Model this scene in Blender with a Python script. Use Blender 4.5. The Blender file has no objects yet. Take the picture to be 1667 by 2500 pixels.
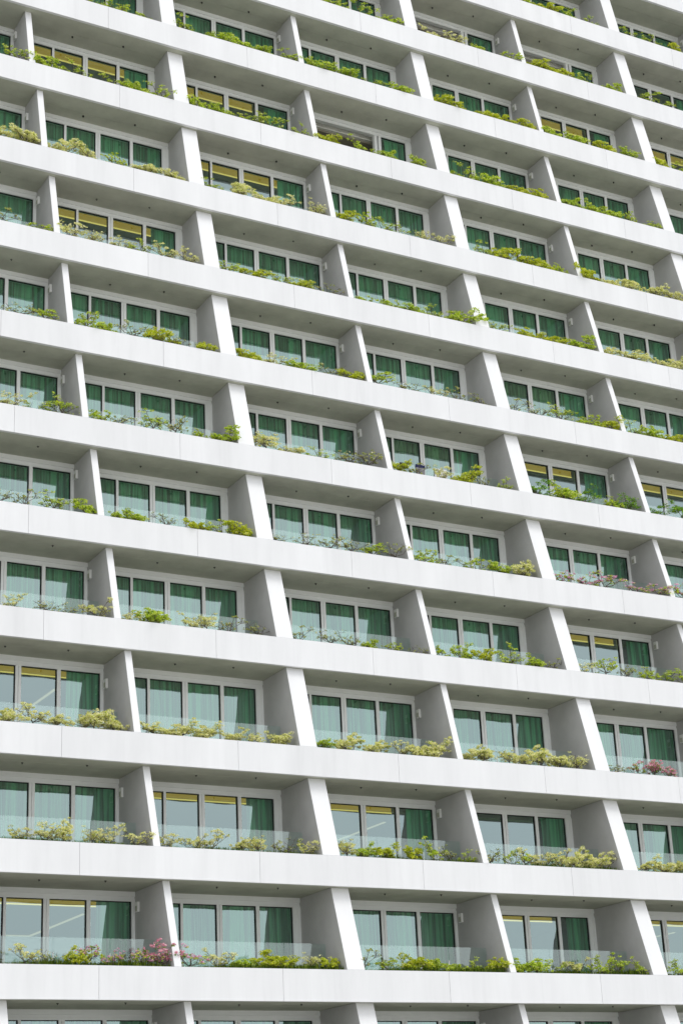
import bpy, math, random
from mathutils import Vector, Matrix

scene = bpy.context.scene
C = bpy.data.collections.new("hotel_scene")
scene.collection.children.link(C)

# ------------------------------------------------------------------ camera
CAM = Vector((-17.379, -44.474, -5.716))
ROT = Matrix(((0.8769310983535374, -0.1341232917676935, -0.4615222544426832),
              (-0.4785356700792853, -0.3329136714491532, -0.8125097536793111),
              (-0.04467058542517693, 0.9333699320031922, -0.3561251308601073)))
FPX = 4342.088
cd = bpy.data.cameras.new("camera")
cam = bpy.data.objects.new("camera", cd)
C.objects.link(cam)
cam.matrix_world = Matrix.Translation(CAM) @ ROT.to_4x4()
cd.sensor_fit = 'HORIZONTAL'
cd.sensor_width = 36.0
cd.lens = FPX * 36.0 / 1667.0
cd.clip_start = 0.5
cd.clip_end = 3000
scene.camera = cam


def project(p):
    d = ROT.transposed() @ (Vector(p) - CAM)
    return (833.5 + FPX * d.x / -d.z, 1250 - FPX * d.y / -d.z)


# ------------------------------------------------------------------ world, sun, exposure
SUN_EL, SUN_ROT = math.radians(58), math.radians(150)
w = bpy.data.worlds.new("World")
scene.world = w
w.use_nodes = True
nt = w.node_tree
for n in list(nt.nodes):
    nt.nodes.remove(n)
out = nt.nodes.new('ShaderNodeOutputWorld')
bg = nt.nodes.new('ShaderNodeBackground')
sky = nt.nodes.new('ShaderNodeTexSky')
sky.sky_type = 'NISHITA'
sky.sun_disc = False
sky.sun_elevation = SUN_EL
sky.sun_rotation = SUN_ROT
tc = nt.nodes.new('ShaderNodeTexCoord')
nz = nt.nodes.new('ShaderNodeTexNoise')
nz.inputs['Scale'].default_value = 2.2
nz.inputs['Detail'].default_value = 5
rp = nt.nodes.new('ShaderNodeValToRGB')      # cloud deck: pale grey to white
rp.color_ramp.elements[0].position = 0.3
rp.color_ramp.elements[0].color = (0.80, 0.84, 0.88, 1)
rp.color_ramp.elements[1].position = 0.7
rp.color_ramp.elements[1].color = (1, 1, 1, 1)
sc = nt.nodes.new('ShaderNodeVectorMath')
sc.operation = 'SCALE'
sc.inputs['Scale'].default_value = 9.0
mx = nt.nodes.new('ShaderNodeMix')
mx.data_type = 'RGBA'
mx.inputs['Factor'].default_value = 0.9
nt.links.new(tc.outputs['Generated'], nz.inputs['Vector'])
nt.links.new(nz.outputs['Fac'], rp.inputs['Fac'])
nt.links.new(rp.outputs['Color'], sc.inputs[0])
nt.links.new(sky.outputs['Color'], mx.inputs['A'])
nt.links.new(sc.outputs['Vector'], mx.inputs['B'])
nt.links.new(mx.outputs['Result'], bg.inputs['Color'])
bg.inputs['Strength'].default_value = 0.13
nt.links.new(bg.outputs['Background'], out.inputs['Surface'])

sd = bpy.data.lights.new("sun", 'SUN')
sd.energy = 0.9
sd.angle = math.radians(25)
sd.color = (1.0, 0.97, 0.92)
sun = bpy.data.objects.new("sun", sd)
C.objects.link(sun)
sdir = Vector((math.sin(SUN_ROT) * math.cos(SUN_EL), math.cos(SUN_ROT) * math.cos(SUN_EL), math.sin(SUN_EL)))
sun.rotation_euler = sdir.to_track_quat('Z', 'Y').to_euler()
sun.location = (0, -60, 60)

scene.view_settings.view_transform = 'Standard'
scene.view_settings.look = 'None'
scene.view_settings.gamma = 1.0
scene.view_settings.exposure = 0.30
scene.render.engine = 'CYCLES'
scene.cycles.max_bounces = 10
scene.cycles.transparent_max_bounces = 16
scene.cycles.caustics_reflective = False
scene.cycles.caustics_refractive = False


# ------------------------------------------------------------------ materials
def mat(name):
    m = bpy.data.materials.new(name)
    m.use_nodes = True
    m.node_tree.nodes.clear()
    o = m.node_tree.nodes.new('ShaderNodeOutputMaterial')
    return m, m.node_tree, o


def principled(name, col, rough=0.6, mottling=0.0, scale=3.0, bump=0.0, bscale=60.0, streak=False, spec=0.3, metal=0.0):
    m, t, o = mat(name)
    p = t.nodes.new('ShaderNodeBsdfPrincipled')
    p.inputs['Roughness'].default_value = rough
    p.inputs['Base Color'].default_value = (*col, 1)
    p.inputs['Specular IOR Level'].default_value = spec
    p.inputs['Metallic'].default_value = metal
    t.links.new(p.outputs[0], o.inputs['Surface'])
    geo = t.nodes.new('ShaderNodeNewGeometry')
    if mottling:
        n = t.nodes.new('ShaderNodeTexNoise')
        n.inputs['Scale'].default_value = scale
        n.inputs['Detail'].default_value = 6
        n.inputs['Roughness'].default_value = 0.62
        if streak:
            mp = t.nodes.new('ShaderNodeMapping')
            mp.inputs['Scale'].default_value = (1.0, 1.0, 0.22)
            t.links.new(geo.outputs['Position'], mp.inputs['Vector'])
            t.links.new(mp.outputs['Vector'], n.inputs['Vector'])
        else:
            t.links.new(geo.outputs['Position'], n.inputs['Vector'])
        r = t.nodes.new('ShaderNodeValToRGB')
        r.color_ramp.elements[0].position = 0.3
        r.color_ramp.elements[0].color = tuple(c * (1 - mottling) for c in col) + (1,)
        r.color_ramp.elements[1].position = 0.68
        r.color_ramp.elements[1].color = tuple(min(1, c * (1 + mottling * .35)) for c in col) + (1,)
        t.links.new(n.outputs['Fac'], r.inputs['Fac'])
        t.links.new(r.outputs['Color'], p.inputs['Base Color'])
    if bump:
        n2 = t.nodes.new('ShaderNodeTexNoise')
        n2.inputs['Scale'].default_value = bscale
        n2.inputs['Detail'].default_value = 4
        t.links.new(geo.outputs['Position'], n2.inputs['Vector'])
        b = t.nodes.new('ShaderNodeBump')
        b.inputs['Strength'].default_value = bump
        b.inputs['Distance'].default_value = 0.01
        t.links.new(n2.outputs['Fac'], b.inputs['Height'])
        t.links.new(b.outputs['Normal'], p.inputs['Normal'])
    return m


M = {}
M['white'] = fascia = principled('white_painted_concrete', (0.765, 0.765, 0.78), 0.65, 0.07, 0.9, 0.12, 25, streak=True)
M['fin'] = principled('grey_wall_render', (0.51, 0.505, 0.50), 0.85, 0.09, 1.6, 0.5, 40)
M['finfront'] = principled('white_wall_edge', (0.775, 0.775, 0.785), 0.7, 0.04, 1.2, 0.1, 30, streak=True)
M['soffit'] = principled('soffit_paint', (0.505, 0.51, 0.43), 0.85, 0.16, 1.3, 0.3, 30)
M['frame'] = principled('white_aluminium', (0.86, 0.87, 0.86), 0.35, 0.03, 4.0)
M['gasket'] = principled('black_gasket', (0.02, 0.025, 0.025), 0.6)
M['soil'] = principled('dark_soil', (0.06, 0.045, 0.03), 0.95, 0.4, 20)
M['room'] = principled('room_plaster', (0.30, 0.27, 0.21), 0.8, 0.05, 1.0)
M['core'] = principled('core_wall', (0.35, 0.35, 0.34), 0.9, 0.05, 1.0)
M['blind'] = principled('pale_ceiling_boards', (0.80, 0.79, 0.74), 0.7, 0.1, 2.0)
M['lampbox'] = principled('lamp_housing', (0.82, 0.82, 0.80), 0.4)
M['steel'] = principled('brushed_steel', (0.7, 0.72, 0.73), 0.3, metal=0.6)
M['dark'] = principled('dark_fitting', (0.05, 0.05, 0.045), 0.6)
M['towel'] = principled('white_towelling', (0.8, 0.8, 0.83), 0.95, 0.06, 25, 0.6, 160)
M['navy'] = principled('navy_cloth', (0.03, 0.035, 0.10), 0.9, 0.2, 20)
M['greycloth'] = principled('grey_cloth', (0.28, 0.27, 0.28), 0.9, 0.2, 20)
M['blackcloth'] = principled('black_cloth', (0.015, 0.015, 0.02), 0.9)
M['bark'] = principled('shrub_bark', (0.115, 0.095, 0.075), 0.9, 0.35, 30)
M['ground'] = principled('pale_paving', (0.56, 0.555, 0.52), 0.9, 0.15, 0.4)


ft = fascia.node_tree              # faint run-off streaks and slightly different paint batches per panel
pb = [n for n in ft.nodes if n.type == 'BSDF_PRINCIPLED'][0]
src = pb.inputs['Base Color'].links[0].from_socket
geo_ = ft.nodes.new('ShaderNodeNewGeometry')
mp_ = ft.nodes.new('ShaderNodeMapping')
mp_.inputs['Scale'].default_value = (5.0, 5.0, 0.28)
ns_ = ft.nodes.new('ShaderNodeTexNoise')
ns_.inputs['Scale'].default_value = 1.0
ns_.inputs['Detail'].default_value = 5
mr_ = ft.nodes.new('ShaderNodeMapRange')
mr_.inputs['From Min'].default_value = 0.50
mr_.inputs['From Max'].default_value = 0.78
mr_.inputs['To Min'].default_value = 1.0
mr_.inputs['To Max'].default_value = 0.955
oi_ = ft.nodes.new('ShaderNodeObjectInfo')
mo_ = ft.nodes.new('ShaderNodeMapRange')
mo_.inputs['To Min'].default_value = 0.975
mo_.inputs['To Max'].default_value = 1.0
mu_ = ft.nodes.new('ShaderNodeMath')
mu_.operation = 'MULTIPLY'
vs_ = ft.nodes.new('ShaderNodeVectorMath')
vs_.operation = 'SCALE'
ft.links.new(geo_.outputs['Position'], mp_.inputs['Vector'])
ft.links.new(mp_.outputs['Vector'], ns_.inputs['Vector'])
ft.links.new(ns_.outputs['Fac'], mr_.inputs['Value'])
ft.links.new(oi_.outputs['Random'], mo_.inputs['Value'])
ft.links.new(mr_.outputs['Result'], mu_.inputs[0])
ft.links.new(mo_.outputs['Result'], mu_.inputs[1])
ft.links.new(src, vs_.inputs[0])
ft.links.new(mu_.outputs[0], vs_.inputs['Scale'])
ft.links.new(vs_.outputs['Vector'], pb.inputs['Base Color'])


def curtain_mat(name, col):
    m, t, o = mat(name)
    d = t.nodes.new('ShaderNodeBsdfDiffuse')
    geo = t.nodes.new('ShaderNodeNewGeometry')
    mp = t.nodes.new('ShaderNodeMapping')
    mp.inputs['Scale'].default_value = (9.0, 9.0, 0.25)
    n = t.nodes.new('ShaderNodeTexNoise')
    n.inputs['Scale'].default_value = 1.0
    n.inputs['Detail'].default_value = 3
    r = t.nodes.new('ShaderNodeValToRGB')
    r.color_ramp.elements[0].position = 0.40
    r.color_ramp.elements[0].color = tuple(c * 0.34 for c in col) + (1,)  # dark streaks at pleat width: fold shade painted into the cloth colour
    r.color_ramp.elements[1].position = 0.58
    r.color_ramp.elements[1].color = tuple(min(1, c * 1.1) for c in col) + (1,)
    t.links.new(geo.outputs['Position'], mp.inputs['Vector'])
    t.links.new(mp.outputs['Vector'], n.inputs['Vector'])
    t.links.new(n.outputs['Fac'], r.inputs['Fac'])
    t.links.new(r.outputs['Color'], d.inputs['Color'])
    t.links.new(d.outputs[0], o.inputs['Surface'])
    return m


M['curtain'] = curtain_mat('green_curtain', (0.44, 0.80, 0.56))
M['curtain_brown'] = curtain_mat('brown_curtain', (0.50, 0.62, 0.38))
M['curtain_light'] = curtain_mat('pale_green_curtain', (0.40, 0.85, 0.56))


def glass_mat(name, tint, refl, rcol=(0.95, 1, 0.99), ior=1.5, wave=0.0):
    m, t, o = mat(name)
    tr = t.nodes.new('ShaderNodeBsdfTransparent')
    tr.inputs['Color'].default_value = (*tint, 1)
    gl = t.nodes.new('ShaderNodeBsdfGlossy')
    gl.inputs['Roughness'].default_value = 0.004
    gl.inputs['Color'].default_value = (*rcol, 1)
    fr = t.nodes.new('ShaderNodeFresnel')
    gg = t.nodes.new('ShaderNodeNewGeometry')
    mr = t.nodes.new('ShaderNodeMapRange')      # same reflectance from both sides of the sheet
    mr.inputs['To Min'].default_value = ior
    mr.inputs['To Max'].default_value = 1.0 / ior
    t.links.new(gg.outputs['Backfacing'], mr.inputs['Value'])
    t.links.new(mr.outputs['Result'], fr.inputs['IOR'])
    ad = t.nodes.new('ShaderNodeMath')
    ad.operation = 'ADD'
    ad.use_clamp = True
    ad.inputs[1].default_value = refl
    if wave:
        pos = t.nodes.new('ShaderNodeNewGeometry')
        wn = t.nodes.new('ShaderNodeTexNoise')
        wn.inputs['Scale'].default_value = 0.9
        wn.inputs['Detail'].default_value = 1
        bp_ = t.nodes.new('ShaderNodeBump')
        bp_.inputs['Strength'].default_value = wave
        bp_.inputs['Distance'].default_value = 0.02
        t.links.new(pos.outputs['Position'], wn.inputs['Vector'])
        t.links.new(wn.outputs['Fac'], bp_.inputs['Height'])
        t.links.new(bp_.outputs['Normal'], gl.inputs['Normal'])
    mxx = t.nodes.new('ShaderNodeMixShader')
    t.links.new(fr.outputs[0], ad.inputs[0])
    t.links.new(ad.outputs[0], mxx.inputs['Fac'])
    t.links.new(tr.outputs[0], mxx.inputs[1])
    t.links.new(gl.outputs[0], mxx.inputs[2])
    t.links.new(mxx.outputs[0], o.inputs['Surface'])
    return m


M['pane'] = glass_mat('tinted_window_glass', (0.42, 0.71, 0.55), 0.26, (0.80, 0.99, 0.99), wave=0.35)
M['clear'] = glass_mat('clear_balustrade_glass', (0.92, 0.975, 0.96), 0.055)


def emit_mat(name, col, strength):
    m, t, o = mat(name)
    e = t.nodes.new('ShaderNodeEmission')
    e.inputs['Color'].default_value = (*col, 1)
    e.inputs['Strength'].default_value = strength
    t.links.new(e.outputs[0], o.inputs['Surface'])
    return m


M['cove'] = emit_mat('amber_bulkhead_glow', (1.0, 0.46, 0.06), 0.52)  # bulkhead face glows itself, standing in for cove light falling on it
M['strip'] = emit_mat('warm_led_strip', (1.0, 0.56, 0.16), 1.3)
M['line'] = emit_mat('pale_led_strip', (1.0, 0.62, 0.46), 0.5)


def leaf_mat(name, stops, tl=0.42):
    m, t, o = mat(name)
    geo = t.nodes.new('ShaderNodeNewGeometry')
    r = t.nodes.new('ShaderNodeValToRGB')
    r.color_ramp.interpolation = 'LINEAR'
    els = r.color_ramp.elements
    while len(els) < len(stops):
        els.new(0.5)
    for e, (p, c) in zip(els, stops):
        e.position = p
        e.color = (*c, 1)
    d = t.nodes.new('ShaderNodeBsdfDiffuse')
    tr = t.nodes.new('ShaderNodeBsdfTranslucent')
    mxx = t.nodes.new('ShaderNodeMixShader')
    mxx.inputs['Fac'].default_value = tl
    t.links.new(geo.outputs['Random Per Island'], r.inputs['Fac'])
    t.links.new(r.outputs['Color'], d.inputs['Color'])
    t.links.new(r.outputs['Color'], tr.inputs['Color'])
    t.links.new(d.outputs[0], mxx.inputs[1])
    t.links.new(tr.outputs[0], mxx.inputs[2])
    t.links.new(mxx.outputs[0], o.inputs['Surface'])
    return m


LM = {
    'cream': leaf_mat('cream_leaves', [(0.0, (0.32, 0.42, 0.05)), (0.12, (0.62, 0.68, 0.12)), (0.34, (0.84, 0.82, 0.34)), (1.0, (0.94, 0.92, 0.62))]),
    'lime': leaf_mat('lime_leaves', [(0.0, (0.14, 0.28, 0.02)), (0.25, (0.42, 0.58, 0.04)), (0.7, (0.68, 0.78, 0.08)), (1.0, (0.86, 0.88, 0.38))]),
    'yellow': leaf_mat('yellow_green_leaves', [(0.0, (0.20, 0.32, 0.02)), (0.25, (0.54, 0.62, 0.04)), (0.75, (0.72, 0.74, 0.06)), (1.0, (0.85, 0.84, 0.35))]),
    'olive': leaf_mat('olive_leaves', [(0.0, (0.16, 0.22, 0.04)), (0.35, (0.42, 0.48, 0.10)), (0.8, (0.68, 0.68, 0.24)), (1.0, (0.85, 0.82, 0.5))]),
    'green': leaf_mat('fresh_green_leaves', [(0.0, (0.08, 0.20, 0.02)), (0.5, (0.20, 0.42, 0.04)), (1.0, (0.45, 0.65, 0.10))]),
    'pink': leaf_mat('pink_blossoms', [(0.0, (0.68, 0.22, 0.32)), (0.5, (0.85, 0.42, 0.52)), (1.0, (0.93, 0.68, 0.72))]),
    'mauve': leaf_mat('mauve_blossoms', [(0.0, (0.66, 0.26, 0.46)), (0.5, (0.82, 0.46, 0.62)), (1.0, (0.93, 0.74, 0.80))]),
    'moss': leaf_mat('moss_blades', [(0.0, (0.04, 0.08, 0.01)), (0.5, (0.10, 0.17, 0.02)), (1.0, (0.24, 0.30, 0.04))]),
}


# ------------------------------------------------------------------ mesh helpers
class MB:
    def __init__(self):
        self.v = []
        self.f = []
        self.mi = []

    def face(self, pts, mi=0):
        n = len(self.v)
        self.v += [tuple(p) for p in pts]
        self.f.append(tuple(range(n, n + len(pts))))
        self.mi.append(mi)

    def box(self, x0, x1, y0, y1, z0, z1, mi=0):
        n = len(self.v)
        self.v += [(x0, y0, z0), (x1, y0, z0), (x1, y1, z0), (x0, y1, z0), (x0, y0, z1), (x1, y0, z1), (x1, y1, z1), (x0, y1, z1)]
        for q in ((0, 3, 2, 1), (4, 5, 6, 7), (0, 1, 5, 4), (1, 2, 6, 5), (2, 3, 7, 6), (3, 0, 4, 7)):
            self.f.append(tuple(n + i for i in q))
            self.mi.append(mi)

    def hexa(self, p, mi=0):            # 8 corner points, ordered like box()
        n = len(self.v)
        self.v += [tuple(q) for q in p]
        for q in ((0, 3, 2, 1), (4, 5, 6, 7), (0, 1, 5, 4), (1, 2, 6, 5), (2, 3, 7, 6), (3, 0, 4, 7)):
            self.f.append(tuple(n + i for i in q))
            self.mi.append(mi)

    def tube(self, a, b, ra, rb, n=4):
        a, b = Vector(a), Vector(b)
        d = (b - a).normalized()
        u = d.orthogonal().normalized()
        v = d.cross(u)
        k = len(self.v)
        for (c, r) in ((a, ra), (b, rb)):
            for i in range(n):
                t = 2 * math.pi * i / n
                self.v.append(tuple(c + (u * math.cos(t) + v * math.sin(t)) * r))
        for i in range(n):
            j = (i + 1) % n
            self.f.append((k + i, k + j, k + n + j, k + n + i))
            self.mi.append(0)

    def mesh(self, name, mats, smooth=False):
        me = bpy.data.meshes.new(name)
        me.from_pydata(self.v, [], self.f)
        for m in mats:
            me.materials.append(m)
        if len(mats) > 1:
            me.polygons.foreach_set('material_index', self.mi)
        if smooth:
            me.polygons.foreach_set('use_smooth', [True] * len(self.f))
        me.update()
        return me


def link(name, mesh, parent=None, loc=(0, 0, 0), rotz=0.0):
    o = bpy.data.objects.new(name, mesh)
    C.objects.link(o)
    o.location = loc
    o.rotation_euler = (0, 0, rotz)
    if parent:
        o.parent = parent
    return o


def tag(o, label=None, cat=None, group=None, kind=None):
    if label:
        o['label'] = label
    if cat:
        o['category'] = cat
    if group:
        o['group'] = group
    if kind:
        o['kind'] = kind


def bevel(o, wdt=0.008):
    b = o.modifiers.new('bevel', 'BEVEL')
    b.width = wdt
    b.segments = 2
    b.limit_method = 'ANGLE'


# ------------------------------------------------------------------ building layout (metres)
K0, K1 = -1, 14
SY = {0: 0.01, 1: 0.43, 2: 0.833, 3: 1.358, 4: 1.725, 5: 2.09, 6: 2.475, 7: 2.822, 8: 3.164, 9: 3.548, 10: 3.769, 11: 4.033, 12: 4.266, 13: 4.46, 14: 4.64, -1: -0.43}
ZF = {0: 0.014, 1: 3.27, 2: 6.522, 3: 9.974, 4: 13.238, 5: 16.494, 6: 19.774, 7: 23.08, 8: 26.364, 9: 29.753, 10: 33.008, 11: 36.308, 12: 39.6, 13: 42.9, 14: 46.2, -1: -3.27}
BAY = 5.3559
XW, WW, XN, WN = 2.0221, 0.5672, 2.1333, 0.2136


def XS(k):
    return -0.405 * k + 0.00353 * k * k


def ysh(k, x):
    return SY[k] + 0.000718 * k * (x - 10) - 0.000188 * (x - 10) ** 2


def depth(k):
    return 2.0 - 0.0993 * (k - 5) + 0.0118 * (k - 5) ** 2


def fin_top(k):
    return 0.652 - 0.0226 * (k - 5)


def FH(k):
    return 0.872 + 0.0025 * (k - 5)


def xleft(m, k):
    return m * BAY + (XW if m % 2 else XN) + XS(k)


def xright(m, k):
    return xleft(m, k) + (WW if m % 2 else WN)


def visible(m, k, mg=0.0):
    """is bay m of floor k in the picture"""
    a, b = xright(m - 1, k), xleft(m, k)
    for x in (a, (a + b) / 2, b):
        for z in (-0.8, 0.2, 2.3):
            u, v = project((x, ysh(k, x), ZF[k] + z))
            if -mg < u < 1667 + mg and -mg < v < 2500 + mg:
                return True
    return False


BAYS = {}
for k in range(K0, 14):
    ms = [m for m in range(-3, 11) if visible(m, k, 60)]
    if ms:
        BAYS[k] = (min(ms), max(ms))
K1 = max(BAYS) + 1
BAYS[K1] = BAYS[K1 - 1]

B0 = Vector((10.0, 4.0, -7.3))
building = bpy.data.objects.new('hotel_building', None)
C.objects.link(building)
building.location = B0
tag(building, 'white hotel tower with stepped balconies, planter ledges and green curtained windows', 'building')


def part(name, mesh, loc=(0, 0, 0), rotz=0.0):
    return link(name, mesh, building, Vector(loc) - B0, rotz)


# ---- fascia panels, slabs, partition walls
n_panels = 0
for k in sorted(BAYS):
    m0, m1 = BAYS[k]
    F = FH(k)
    for m in range(m0 - 1, m1 + 1):          # panel between joint m and joint m+1
        xa, xb = m * BAY + XS(k) + 0.0045, (m + 1) * BAY + XS(k) - 0.0045
        if m == m0 - 1:
            xa -= 3.0
        if m == m1:
            xb += 3.0
        b = MB()
        n = 3
        for i in range(1):
            ya, yb = ysh(k, xa), ysh(k, xb)
            b.hexa([(xa, ya, -F + .03), (xb, yb, -F + .03), (xb, yb + .11, -F + .03), (xa, ya + .11, -F + .03),
                    (xa, ya, 0), (xb, yb, 0), (xb, yb + .11, 0), (xa, ya + .11, 0)])
            # drip lip under the panel, a touch proud
            b.hexa([(xa, ya - .012, -F - .012), (xb, yb - .012, -F - .012), (xb, yb + .10, -F - .012), (xa, ya + .10, -F - .012),
                    (xa, ya - .012, -F + .03), (xb, yb - .012, -F + .03), (xb, yb + .10, -F + .03), (xa, ya + .10, -F + .03)])
        o = part('fascia_panel', b.mesh('fascia_panel', [M['white']]), (0, 0, ZF[k]))
        n_panels += 1
    # balcony slab with soffit boards and planter trough
    xa, xb = (m0 - 1) * BAY + XS(k) - 3, (m1 + 1) * BAY + XS(k) + 3
    ya, yb = ysh(k, xa), ysh(k, xb)
    D = (depth(k - 1) + SY[k - 1] - SY[k]) if k - 1 in SY else depth(k)
    D = max(D, depth(k)) + 0.3

    def strip(b, y0, y1, z0, z1, mi=0):
        cuts = [xa] + [mm * BAY + XS(k) for mm in range(m0, m1 + 1)] + [xb]
        pts = []
        for x in cuts:
            y = ysh(k, x)
            pts += [(x, y + y0, z0), (x, y + y1, z0), (x, y + y1, z1), (x, y + y0, z1)]
        n0 = len(b.v)
        b.v += pts
        for i in range(len(cuts) - 1):
            p, q = n0 + 4 * i, n0 + 4 * i + 4
            for e in range(4):
                g = (e + 1) % 4
                b.f.append((p + e, q + e, q + g, p + g))
                b.mi.append(mi)
        b.f.append((n0, n0 + 1, n0 + 2, n0 + 3))
        b.f.append((q + 3, q + 2, q + 1, q))
        b.mi += [mi, mi]
    b = MB()
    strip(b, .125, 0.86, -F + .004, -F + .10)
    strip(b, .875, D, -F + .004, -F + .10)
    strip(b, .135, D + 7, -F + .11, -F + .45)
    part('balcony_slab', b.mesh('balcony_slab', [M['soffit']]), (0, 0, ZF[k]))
    b = MB()
    strip(b, .115, 1.12, -F + .46, -.07)
    part('planter_soil', b.mesh('planter_soil', [M['soil']]), (0, 0, ZF[k]))
    b = MB()
    strip(b, 1.125, 1.26, -F + .46, -.02)
    part('planter_curb', b.mesh('planter_curb', [M['white']]), (0, 0, ZF[k]))

for k in range(K0, K1):
    m0, m1 = BAYS[k]
    zt = ZF[k + 1] - ZF[k] - FH(k + 1)
    for m in range(m0 - 1, m1 + 1):
        x0, x1 = xleft(m, k), xright(m, k)
        y0 = ysh(k, x0)
        D = depth(k)
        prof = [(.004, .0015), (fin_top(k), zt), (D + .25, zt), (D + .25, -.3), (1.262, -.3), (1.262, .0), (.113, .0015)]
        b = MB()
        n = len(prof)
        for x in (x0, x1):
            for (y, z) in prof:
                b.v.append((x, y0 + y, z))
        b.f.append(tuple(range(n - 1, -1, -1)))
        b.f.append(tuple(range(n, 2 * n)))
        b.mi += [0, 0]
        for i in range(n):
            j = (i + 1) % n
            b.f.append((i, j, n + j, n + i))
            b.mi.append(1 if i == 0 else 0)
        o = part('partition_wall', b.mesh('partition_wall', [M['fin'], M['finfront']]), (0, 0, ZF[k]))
        bevel(o, 0.01)
        if m % 2 == 0:       # small white wall lamp on the narrow walls
            lb = MB()
            lb.box(-.07, 0, -.085, .085, -.14, .14, 0)
            lb.box(-.078, -.07, -.06, .06, -.115, .03, 1)
            lo = part('wall_lamp', lb.mesh('wall_lamp', [M['lampbox'], M['soffit']]), (x0 - .001, y0 + D - .34, ZF[k] + 1.93))
            bevel(lo, 0.012)

# ---- windows -------------------------------------------------------------
# x measured from the right wall (negative), z from the floor level
ZB, ZT = -0.35, 2.16


def window_frame_mesh(odd, style):
    cw = 5.03 if odd else 4.90
    jr = 0.24 if odd else 0.10
    b = MB()
    # head: two stepped members, sill
    b.box(-cw, 0, -.09, .10, 2.30, 2.435, 0)
    b.box(-cw, 0, -.055, .10, 2.225, 2.298, 0)
    b.box(-cw, 0, -.075, .10, 2.16, 2.223, 0)
    b.box(-cw, 0, -.075, .10, ZB - .1, ZB, 0)
    b.box(-jr, 0, -.075, .10, ZB, ZT, 0)
    if odd:
        b.box(-.10, -.0, -.10, -.077, ZB, ZT, 0)
    b.box(-cw, -cw + .08, -.075, .10, ZB, ZT, 0)
    if style == 'open':
        bars = ((-1.44, -1.33), (-1.62, -1.50), (-cw + .15, -cw + .21))
    else:
        bars = ((-1.44, -1.33), (-2.70, -2.62), (-2.612, -2.53), (-3.84, -3.76))
    for i, (a, c) in enumerate(bars):
        b.box(a, c, -.07 + .012 * (i % 2), .10, ZB, ZT, 0)
    # black gaskets round the panes
    for a, c in panes(odd, style):
        b.box(a, a + .012, -.02, .02, ZB, ZT, 1)
        b.box(c - .028, c, -.03, .02, ZB, ZT, 1)
        b.box(a + .012, c - .028, -.03, .02, ZT - .022, ZT, 1)
    return b.mesh('window_frame', [M['frame'], M['gasket']])


def panes(odd, style):
    cw = 5.03 if odd else 4.90
    jr = 0.24 if odd else 0.10
    if style == 'open':
        return [(-1.33, -jr)]
    return [(-1.33, -jr), (-2.53, -1.44), (-3.76, -2.70), (-cw + .08, -3.84)]


def pane_mesh(odd, style):
    b = MB()
    for a, c in panes(odd, style):
        b.face([(a + .012, 0.0, ZB), (c - .028, 0.0, ZB), (c - .028, 0.0, ZT - .022), (a + .012, 0.0, ZT - .022)])
    return b.mesh('window_pane', [M['pane']])


def curtain_mesh(spans, rng, mat_, y=.17, amp=.12, pitch=.2, top=2.45):
    b = MB()
    for a, c in spans:
        n = max(8, int((c - a) / pitch * 8))
        ph = rng.uniform(0, 6)
        prev = None
        for i in range(n + 1):
            x = a + (c - a) * i / n
            s = (x - a) / pitch * 2 * math.pi + ph + 1.3 * math.sin(x * 2.1 + ph)
            aa = amp * (0.7 + 0.5 * math.sin(x * 3.3 + ph * 2))
            col = []
            for j, z in enumerate((-.4, .4, 1.3, top)):
                sh = .02 * math.sin(s * .5 + z * 1.5)
                col.append((x + sh, y + aa * math.sin(s + .25 * z) * (1.15 - .12 * j), z))
            if prev:
                for j in range(3):
                    b.face([prev[j], col[j], col[j + 1], prev[j + 1]])
            prev = col
    # weld duplicate vertices
    vid, vv, ff = {}, [], []
    for f in b.f:
        g = []
        for i in f:
            key = tuple(round(q, 4) for q in b.v[i])
            if key not in vid:
                vid[key] = len(vv)
                vv.append(b.v[i])
            g.append(vid[key])
        ff.append(tuple(g))
    b.v, b.f = vv, ff
    return b.mesh('curtain', [mat_], smooth=True)


def room_mesh(odd):
    cw = 5.03 if odd else 4.90
    b = MB()
    b.box(-cw - .1, .1, 7.0, 7.1, -.4, 2.5, 0)
    b.box(-cw - .1, -cw - .02, .12, 7.0, -.4, 2.5, 0)
    b.box(.02, .1, .12, 7.0, -.4, 2.5, 0)
    b.box(-cw - .02, .02, .42, 7.0, 2.05, 2.12, 0)      # dropped ceiling
    b.box(-cw - .02, .02, .12, 7.0, 2.56, 2.62, 0)
    b.box(-cw - .02, .02, .40, 7.0, -.45, -.4, 0)
    return b.mesh('guest_room', [M['room']])


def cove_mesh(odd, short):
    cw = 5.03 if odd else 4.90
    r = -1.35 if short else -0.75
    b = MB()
    b.box(-cw + .05, r, .385, .415, 2.10, 2.55, 0)  # bulkhead face, its lit look put in as emission
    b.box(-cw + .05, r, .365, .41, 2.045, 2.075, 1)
    return b.mesh('cove_glow_and_strip', [M['cove'], M['strip']])


def ring_mesh(odd):
    cw = 5.03 if odd else 4.90
    b = MB()
    b.box(-cw + .5, -.85, 6.1, 6.2, 2.02, 2.045, 0)
    b.box(-.93, -.85, 1.6, 6.1, 2.02, 2.045, 0)
    return b.mesh('ceiling_light_strip', [M['line']])


def open_inner_mesh(odd):
    cw = 5.03 if odd else 4.90
    b = MB()
    for i in range(9):                       # stepped ceiling boards seen through the opened doors
        b.box(-cw + .1, -1.5, .3 + i * .22, .3 + i * .22 + .17, 2.12 - .012 * i, 2.18, 0)
    b.box(-cw + .1, -1.5, .2, 2.6, 2.19, 2.24, 0)
    b.box(-cw + .1, -1.5, 2.5, 2.6, -.4, 2.19, 0)
    return b.mesh('ceiling_boards', [M['blind']])


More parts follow.
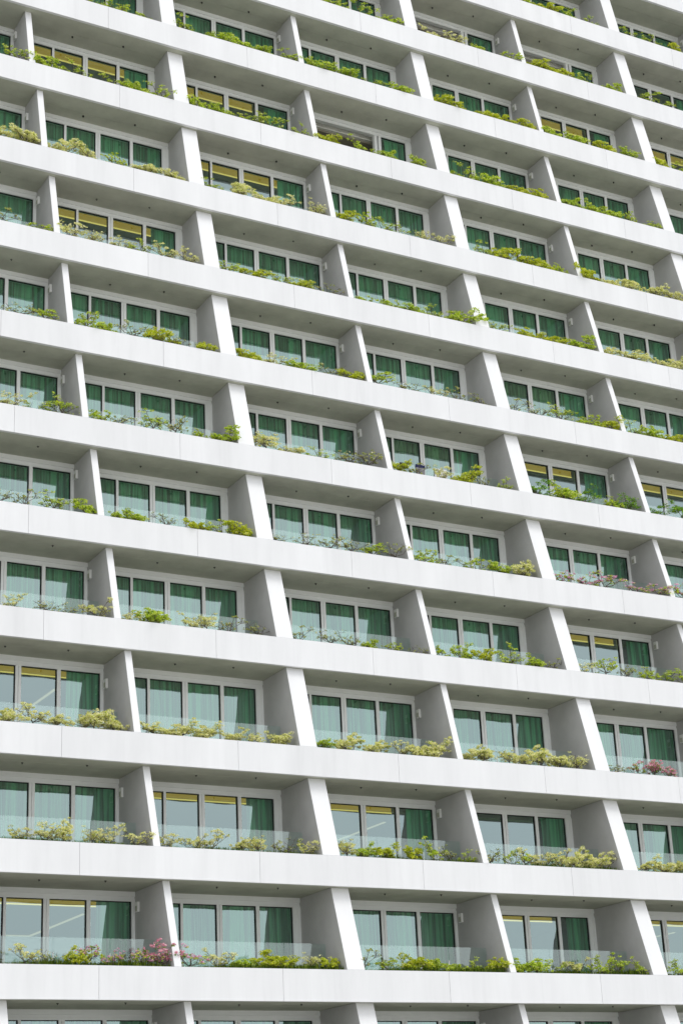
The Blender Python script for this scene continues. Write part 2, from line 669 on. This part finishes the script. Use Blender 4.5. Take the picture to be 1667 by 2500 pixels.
FR = {(o, s): window_frame_mesh(o, s) for o in (0, 1) for s in ('std', 'open')}
PN = {(o, s): pane_mesh(o, s) for o in (0, 1) for s in ('std', 'open')}
RM = {o: room_mesh(o) for o in (0, 1)}
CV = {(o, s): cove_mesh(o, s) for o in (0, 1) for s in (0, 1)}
RG = {o: ring_mesh(o) for o in (0, 1)}
OB = {o: open_inner_mesh(o) for o in (0, 1)}
rng = random.Random(5)
CT = {}
for o in (0, 1):
    cw = 5.03 if o else 4.90
    for v in range(3):
        CT[(o, 'full', v)] = curtain_mesh([(-cw + .02, -.02)], rng, M['curtain'], pitch=(.19, .22, .17)[v])
    CT[(o, 'brown', 0)] = curtain_mesh([(-cw + .02, -.95)], rng, M['curtain_brown'], pitch=.17)
    CT[(o, 'edge', 0)] = curtain_mesh([(-1.08, -.02)], rng, M['curtain_light'], amp=.02, pitch=.22, y=.13)
    CT[(o, 'edge', 1)] = curtain_mesh([(-.98, -.02)], rng, M['curtain_light'], amp=.03, pitch=.15, y=.13)
    CT[(o, 'fullL', 0)] = curtain_mesh([(-cw + .02, -.98)], rng, M['curtain'], pitch=.15)

STY = {(0, 0): 'Lr', (0, 3): 'L', (0, 4): 'Lr', (1, 1): 'L', (1, 2): 'Lr', (1, 3): 'D', (2, 0): 'Lr', (3, 4): 'L', (3, 5): 'L',
       (5, 3): 'b', (5, 4): 'L', (5, 5): 'L', (6, 4): 'b', (7, 1): 'L', (8, 2): 'L', (9, 1): 'L', (9, 2): 'L', (9, 3): 'o',
       (10, 5): 'L', (10, 6): 'L', (11, 4): 'o', (11, 5): 'o', (11, 6): 'D', (4, 1): 'e', (5, 2): 'e', (2, 3): 'e', (8, 4): 'c'}

for k in range(K0, K1):
    m0, m1 = BAYS[k]
    for m in range(m0, m1 + 1):
        odd = m % 2
        x = xleft(m, k)
        sl = math.atan(0.000718 * k - 0.000376 * (x - 2.5 - 10))
        dz = ZF[k + 1] - ZF[k] - FH(k + 1) - 2.433
        loc = (x, ysh(k, x) + depth(k), ZF[k] + dz)
        st = STY.get((k, m), 'c')
        style = 'open' if st == 'o' else 'std'
        fr = part('window', FR[(odd, style)], loc, sl)
        if 'L' in st:
            fr['label'] = 'window of a lit room with amber cove light and curtain drawn right'
        if st == 'o':
            fr['label'] = 'window with doors slid open on pale ceiling boards'
        link('window_pane', PN[(odd, style)], fr)
        if st in 'c':
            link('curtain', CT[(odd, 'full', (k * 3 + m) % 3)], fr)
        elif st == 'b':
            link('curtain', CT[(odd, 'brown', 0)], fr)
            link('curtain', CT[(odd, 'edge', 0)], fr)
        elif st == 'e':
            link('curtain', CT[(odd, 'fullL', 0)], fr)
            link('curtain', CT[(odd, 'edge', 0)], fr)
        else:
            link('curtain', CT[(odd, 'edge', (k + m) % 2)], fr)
            link('guest_room', RM[odd], fr)
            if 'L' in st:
                link('cove_glow_and_strip', CV[(odd, (k + m) % 2)], fr)
            if 'r' in st:
                link('ceiling_light_strip', RG[odd], fr)
            if st == 'o':
                link('ceiling_boards', OB[odd], fr)

# ---- glass balustrades ---------------------------------------------------
GB = {}
for odd in (0, 1):
    cw = 5.03 if odd else 4.90
    b = MB()
    xs = [-cw + .03, -4.55 if not odd else -4.6, -2.965, -1.355, -.02]
    for a, c in zip(xs[:-1], xs[1:]):
        b.box(a + .006, c - .006, -.006, .006, 0, .88)
    GB[odd] = b.mesh('glass_balustrade', [M['clear']])
cb = MB()
cb.box(-.035, .035, -.03, .03, .0, .10)
cb.box(-.009, .009, -.012, .012, .10, .46)
CLAMP = cb.mesh('clamp', [M['lampbox']])
for k in range(K0, K1):
    m0, m1 = BAYS[k]
    for m in range(m0, m1 + 1):
        odd = m % 2
        x = xleft(m, k)
        sl = math.atan(0.000718 * k - 0.000376 * (x - 2.5 - 10))
        g = part('glass_balustrade', GB[odd], (x, ysh(k, x) + 1.195, ZF[k] - .018), sl)
        for cx in (-2.965, -1.355):
            link('clamp', CLAMP, g, (cx, 0, .03))

# ---- small fittings under the soffits -----------------------------------
sb = MB()
sb.tube((0, 0, 0), (0, 0, -.02), .035, .028, 8)
sb.tube((0, 0, -.02), (0, 0, -.045), .014, .014, 6)
SPK = sb.mesh('sprinkler_head', [M['dark']])
cnt = 0
rest = MB()
for k in range(0, K1 + 1):
    m0, m1 = BAYS[k]
    for m in range(m0, m1 + 1):
        xr = xleft(m, max(k - 1, K0))
        for fx in (-1.5, -3.3):
            x = xr + fx
            loc = (x, ysh(k, x) + (.75 if fx > -2 else 1.0), ZF[k] - FH(k) + .003)
            if cnt < 96 and visible(m, k):
                part('sprinkler_head', SPK, loc)
                cnt += 1
            elif visible(m, k):
                a = Vector(loc)
                rest.tube(a, a + Vector((0, 0, -.05)), .035, .028, 6)
if rest.v:
    o = part('sprinkler_heads', rest.mesh('sprinkler_heads', [M['dark']]))
    o['kind'] = 'stuff'

# ---- core wall behind everything, base storey, roof slab ------------------
for k in range(K0, K1):
    m0, m1 = BAYS[k]
    b = MB()
    xa, xb = (m0 - 1) * BAY + XS(k) - 3, (m1 + 1) * BAY + XS(k) + 3
    yy = SY[k] + depth(k)
    b.box(xa, xb, yy + 7.4, yy + 7.6, -.3, ZF[k + 1] - ZF[k] - .45)
    # closing walls in the end bays beyond the frame
    b.box(xa, xright(m0 - 1, k), yy + .22, yy + .35, -.3, ZF[k + 1] - ZF[k] - FH(k + 1) + .09)
    b.box(xleft(m1, k) + .02, xb, yy + .27, yy + .40, -.3, ZF[k + 1] - ZF[k] - FH(k + 1) + .09)
    part('core_wall', b.mesh('core_wall', [M['core']]), (0, 0, ZF[k]))
b = MB()
b.box(-16, 30, .3, 9, -7.3, ZF[-1] - FH(-1) - .0)
for i in range(-2, 5):
    b.box(i * BAY + 1.9, i * BAY + 2.6, -.2, .298, -7.3, ZF[-1] - FH(-1) - .02)
part('base_storey', b.mesh('base_storey', [M['white']]))

# ------------------------------------------------------------------ ground
b = MB()
b.face([(-1500, -1500, 0), (1500, -1500, 0), (1500, 1500, 0), (-1500, 1500, 0)])
g = link('ground', b.mesh('ground', [M['ground']]), None, (0, 0, -7.3))
tag(g, 'pale paved ground below the hotel', 'ground', kind='structure')


# ------------------------------------------------------------------ shrubs
def grow(rng, nl, spread, height, lean=0.0):
    """returns (stem MB, list of tips) of a low gnarly shrub of spreading limbs"""
    b = MB()
    tips = []
    base = Vector((0, 0, -.10))
    top = Vector((rng.uniform(-.06, .06), rng.uniform(-.03, .03), rng.uniform(.05, .15)))
    b.tube(base, top, .024, .018, 5)
    tall = rng.randrange(nl)
    for i in range(nl):
        a = 2 * math.pi * (i + rng.uniform(-.4, .4)) / nl
        L = spread * rng.uniform(.35, 1.1)
        h = height * (rng.uniform(1.05, 1.4) if i == tall else rng.uniform(.35, 1.0))
        end = Vector((math.cos(a) * L, math.sin(a) * L * .5, h))
        mid = top.lerp(end, .45) + Vector((rng.uniform(-.08, .08), rng.uniform(-.05, .05), -.07 * rng.random()))
        b.tube(top, mid, .012, .009)
        b.tube(mid, end, .009, .004)
        tips.append(end)
        for j in range(rng.randint(3, 5)):
            s = (top if rng.random() < .2 else mid).lerp(end, rng.uniform(.1, .9))
            e = s + Vector((rng.uniform(-.20, .20), rng.uniform(-.12, .12), rng.uniform(-.05, .17)))
            b.tube(s, e, .006, .003)
            tips.append(e)
            for q in range(2):
                e2 = s.lerp(e, rng.uniform(.4, .8)) + Vector((rng.uniform(-.13, .13), rng.uniform(-.1, .1), rng.uniform(-.05, .11)))
                b.tube(s.lerp(e, .6), e2, .0035, .002)
                if rng.random() < .6:
                    tips.append(e2)
    return b, tips


def leaves(rng, tips, per, rad, size):
    b = MB()
    for t in tips:
        n = max(1, int(per * rng.uniform(.5, 1.4)))
        r = rad * rng.uniform(.7, 1.25)
        for _ in range(n):
            while True:
                p = Vector((rng.uniform(-1, 1), rng.uniform(-1, 1), rng.uniform(-1, 1)))
                if p.length < 1:
                    break
            c = t + Vector((p.x * r, p.y * r * .8, p.z * r * .6))
            u = Vector((rng.gauss(0, 1), rng.gauss(0, 1), rng.gauss(0, .5))).normalized()
            v = u.orthogonal().normalized()
            v = (v + u.cross(v) * rng.uniform(-1, 1)).normalized()
            nn = u.cross(v)
            s = size * rng.uniform(.65, 1.25)
            # a folded leaf: two triangles-ish halves along the midrib
            k = len(b.v)
            b.v += [tuple(c - u * s), tuple(c + v * s * .55 + nn * s * .18), tuple(c + u * s), tuple(c - v * s * .55 + nn * s * .18)]
            b.f += [(k, k + 1, k + 2), (k, k + 2, k + 3)]
            b.mi += [0, 0]
    return b


KIND = {   # leaf material, tips fraction, leaves per tip, clump radius, leaf size, spread, height, limbs
    'C': ('cream', 1.0, 30, .088, .032, .50, .46, 7, 'dense cream-leaved shrub'),
    'c': ('cream', .75, 17, .076, .031, .50, .54, 6, 'open cream-leaved shrub'),
    'L': ('lime', 1.0, 26, .086, .032, .52, .42, 7, 'leafy lime-green shrub'),
    'l': ('lime', .65, 15, .074, .031, .50, .48, 6, 'thin lime-green shrub'),
    'Y': ('yellow', 1.0, 30, .088, .033, .50, .44, 7, 'bushy yellow-green shrub'),
    'G': ('green', .9, 17, .080, .032, .48, .48, 6, 'fresh green shrub'),
    'P': ('green', .4, 8, .075, .033, .50, .52, 7, 'shrub in pink blossom'),
    'p': ('lime', .5, 10, .070, .033, .50, .52, 6, 'shrub with mauve blossom'),
    'B': ('olive', .38, 7, .064, .032, .52, .48, 7, 'nearly bare twiggy shrub'),
}
PROTO = {}
rng = random.Random(11)
for key, (lm_, frac, per, rad, size, spread, height, nl, _) in KIND.items():
    for v in range(6):
        st, tips = grow(rng, nl, spread, height)
        tt = [t for t in tips if rng.random() < frac] or tips[:2]
        lf = leaves(rng, tt, per, rad, size)
        bl = None
        if key in 'Pp':
            ts = [t + Vector((0, 0, .03)) for t in tips if rng.random() < (.8 if key == 'P' else .42)]
            bl = leaves(rng, ts, 15 if key == 'P' else 12, .070, .035).mesh('blossoms', [LM['pink' if key == 'P' else 'mauve']])
        PROTO[(key, v)] = (st.mesh('stems', [M['bark']]), lf.mesh('foliage', [LM[lm_]]), bl)

# what grows in each bay, left to right
PL = {
    0: {0: '.cBYpppP', 1: 'pcLYYcY', 2: 'BlYLLlY', 3: 'LLlclll', 4: 'lllll'},
    1: {0: 'cccCccc', 1: 'cccCcBc', 2: 'cLYYlBl', 3: 'BlcccCCc', 4: 'CCCccc'},
    2: {0: 'CCcCCC', 1: 'CCCCcC', 2: 'LCCcCC', 3: 'CCcCCCc', 4: 'BpPPPP'},
    3: {0: 'BBcBBc', 1: 'cLccBB', 2: 'BBBLlB', 3: 'lLYlLB', 4: 'clBlll'},
    4: {0: 'BBBBlL', 1: 'LLBYlY', 2: 'BBBBlB', 3: 'lBlLC', 4: 'ppppp', 5: 'pYlll'},
    5: {0: 'pppcll', 1: 'lBlBlL', 2: 'cclBB', 3: 'YBcYBl', 4: 'GLGlG', 5: 'GGGL'},
    6: {0: 'pppBl', 1: 'lLBYBY', 2: 'YcLBY', 3: 'lBcBB', 4: 'BBllY', 5: 'lLYYL'},
    7: {0: 'lllBl', 1: 'ccclcc', 2: 'lYlYB', 3: 'llLlL', 4: 'lYYL', 5: 'CCcCC'},
    8: {0: 'cCCCC', 1: 'CclCC', 2: 'lCCcc', 3: 'Ylllcc', 4: 'lYYl', 5: 'YCCCC'},
    9: {0: 'lllll', 1: 'LllLl', 2: 'lLlll', 3: 'YlLl', 4: 'lLYY', 5: 'LLLll', 6: 'll'},
    10: {0: 'lll', 1: 'lLlll', 2: 'lLLLl', 3: 'LLlL', 4: 'YYYYY', 5: 'LLYL', 6: 'Yllll'},
    11: {2: 'll', 3: 'Llll', 4: 'ccll', 5: 'YYlL', 6: 'llll', 7: 'll'},
    12: {4: 'l', 5: 'LYLl', 6: 'llYG', 7: 'll'},
}
ORD = ['first', 'second', 'third', 'fourth', 'fifth', 'sixth', 'seventh', 'eighth', 'ninth', 'tenth', 'eleventh', 'twelfth', 'thirteenth']
rng = random.Random(3)
nshrub = 0
for k in sorted(PL):
    first = None
    for m in range(BAYS[k][0], BAYS[k][1] + 1):
        codes = PL[k].get(m)
        if not codes:
            continue
        xa, xb = xright(m - 1, k) + .02, xleft(m, k) - .0
        n = len(codes)
        keep = []
        for i, c in enumerate(codes):
            if c == '.':
                continue
            x = xa + (xb - xa) * (i + .5) / n + rng.uniform(-.18, .18)
            y = ysh(k, x) + (rng.uniform(.24, .38) if k < 3 else rng.uniform(.17, .30))
            z = ZF[k] - .02
            u, v = project((x, y, z + .25))
            if not (-12 < u < 1679 and -12 < v < 2512):
                continue
            keep.append((c, x, y, z))
        if keep and first is None:
            first = m
        for i, (c, x, y, z) in enumerate(keep):
            nm = 'flowering_shrub' if c in 'Pp' else 'shrub'
            t = bpy.data.objects.new(nm, None)
            C.objects.link(t)
            t.location = (x, y, z)
            t.rotation_euler = (0, 0, rng.choice((0, math.pi)) + rng.uniform(-.5, .5))
            s = rng.uniform(.78, 1.12)
            wx = s * (1.08 if n >= 6 else 1.38)
            t.scale = (wx, s * .95, s * rng.uniform(.8, 1.3) * (.84 if k < 5 else .86))
            desc = KIND[c][8]
            lab = '%s, %s from left at %s window from left, %s planter row up' % (desc, ORD[i], ORD[m - first], ORD[k])
            if k == 0:
                lab = '%s, %s from left at %s window from left, lowest planter row' % (desc, ORD[i], ORD[m - first])
            tag(t, lab, 'shrub', 'shrubs along the planter ledges')
            st, lf, bl = PROTO[(c, rng.randrange(6))]
            link('stems', st, t)
            link('foliage', lf, t)
            if bl:
                link('blossoms', bl, t)
            nshrub += 1
print('shrubs', nshrub, 'panels', n_panels, 'bays', BAYS)

# ------------------------------------------------------------------ ground cover in the planters
rng = random.Random(8)
b = MB()
for k in range(0, 5):
    for m in range(BAYS[k][0], BAYS[k][1] + 1):
        xa, xb = xright(m - 1, k) + .02, xleft(m, k) - .02
        nb = 2600 if k < 2 else 500
        hh = {0: .15, 1: .10}.get(k, .02)
        for _ in range(nb):
            x = rng.uniform(xa, xb)
            y = rng.triangular(.13, 1.0, .16)
            z0 = ZF[k] - .07
            h = (.06 + hh * (1 + .6 * math.sin(x * 1.7 + k) * math.sin(x * .6))) * rng.uniform(.6, 1.15)
            dx, dy = rng.uniform(-.05, .05), rng.uniform(-.05, .05)
            wd = rng.uniform(.012, .03)
            a = rng.uniform(0, 3.14)
            Y = ysh(k, x) + y
            b.face([(x - wd * math.cos(a), Y - wd * math.sin(a), z0), (x + wd * math.cos(a), Y + wd * math.sin(a), z0), (x + dx, Y + dy, z0 + h)])
gc = link('ground_cover', b.mesh('ground_cover', [LM['moss']]))
tag(gc, 'low mossy green ground cover filling the lower planter ledges', 'ground cover', kind='stuff')


# ------------------------------------------------------------------ laundry on one balcony (sixth planter row)
k5 = 5
xr5 = xleft(3, 5)


def cloth(name, x0, x1, drop_front, drop_back, mat_, label, cat, wob=.02, seed=1, zt=.885):
    r = random.Random(seed)
    b = MB()
    nx, path = 12, []
    for i in range(7):
        path.append((-.02, -drop_front + drop_front * i / 6))
    path += [(-.012, .018), (.012, .018)]
    for i in range(7):
        path.append((.02, -drop_back * i / 6))
    P_ = []
    for i in range(nx + 1):
        x = x0 + (x1 - x0) * i / nx
        row = []
        for (y, z) in path:
            f = min(1, abs(z) * 3)
            dy = wob * math.sin(i * .9 + seed) * f * (1 if y > 0 else -1)
            row.append((x + .02 * math.sin(z * 9 + seed) * f, y * (1 + f * .6) + (abs(dy) if y > 0 else -abs(dy)), z + .015 * math.sin(i * .7 + seed) * f))
        P_.append(row)
    idx = {}
    for i, row in enumerate(P_):
        for j, p in enumerate(row):
            idx[(i, j)] = len(b.v)
            b.v.append(p)
    for i in range(nx):
        for j in range(len(path) - 1):
            b.f.append((idx[(i, j)], idx[(i + 1, j)], idx[(i + 1, j + 1)], idx[(i, j + 1)]))
            b.mi.append(0)
    o = link(name, b.mesh(name, [mat_], True), None, (xr5, ysh(5, xr5) + 1.195, ZF[5] + zt - .018))
    so = o.modifiers.new('thickness', 'SOLIDIFY')
    so.thickness = .008
    so.offset = 0
    tag(o, label, cat)
    return o


cloth('towel', -2.66, -2.14, .34, .3, M['towel'], 'white towel hung over the glass balustrade', 'towel', seed=2)
cloth('cloth', -4.02, -3.72, .18, .12, M['blackcloth'], 'small black cloth draped at the left end of the balustrade', 'cloth', seed=4, wob=.04)
# grey shirt with navy shoulders on a hanger at the rail
sh = bpy.data.objects.new('shirt', None)
C.objects.link(sh)
sh.location = (xr5 - 3.22, ysh(5, xr5) + 1.195, ZF[5] + .87)
tag(sh, 'grey shirt with navy shoulders hanging at the glass balustrade', 'shirt')
for nm, m_, z0, z1, w0, w1 in (('shirt_shoulders', 'navy', -.07, .04, .19, .17), ('shirt_body', 'greycloth', -.42, -.07, .15, .18)):
    b = MB()
    n = 10
    for i in range(n):
        for (za, zb, wa, wb) in ((z0, z1, w0, w1),):
            a0, a1 = -1 + 2 * i / n, -1 + 2 * (i + 1) / n
            y0_, y1_ = -.03 - .015 * math.sin(i * 1.3), -.03 - .015 * math.sin((i + 1) * 1.3)
            b.hexa([(a0 * wa, y0_, za), (a1 * wa, y1_, za), (a1 * wa, .03, za), (a0 * wa, .03, za),
                    (a0 * wb, y0_, zb), (a1 * wb, y1_, zb), (a1 * wb, .03, zb), (a0 * wb, .03, zb)])
    link(nm, b.mesh(nm, [M[m_]]), sh)
bb = MB()
bb.box(-.16, .16, -.10, .10, 0, .30)
bb.box(-.17, .17, -.11, .11, .30, .325)
bx = link('storage_box', bb.mesh('storage_box', [M['towel']]), None, (xr5 - 1.0, ysh(5, xr5) + .95, ZF[5] + .0 - .07))
bevel(bx, .01)
tag(bx, 'white box standing behind the bushy shrub near the balustrade', 'box')
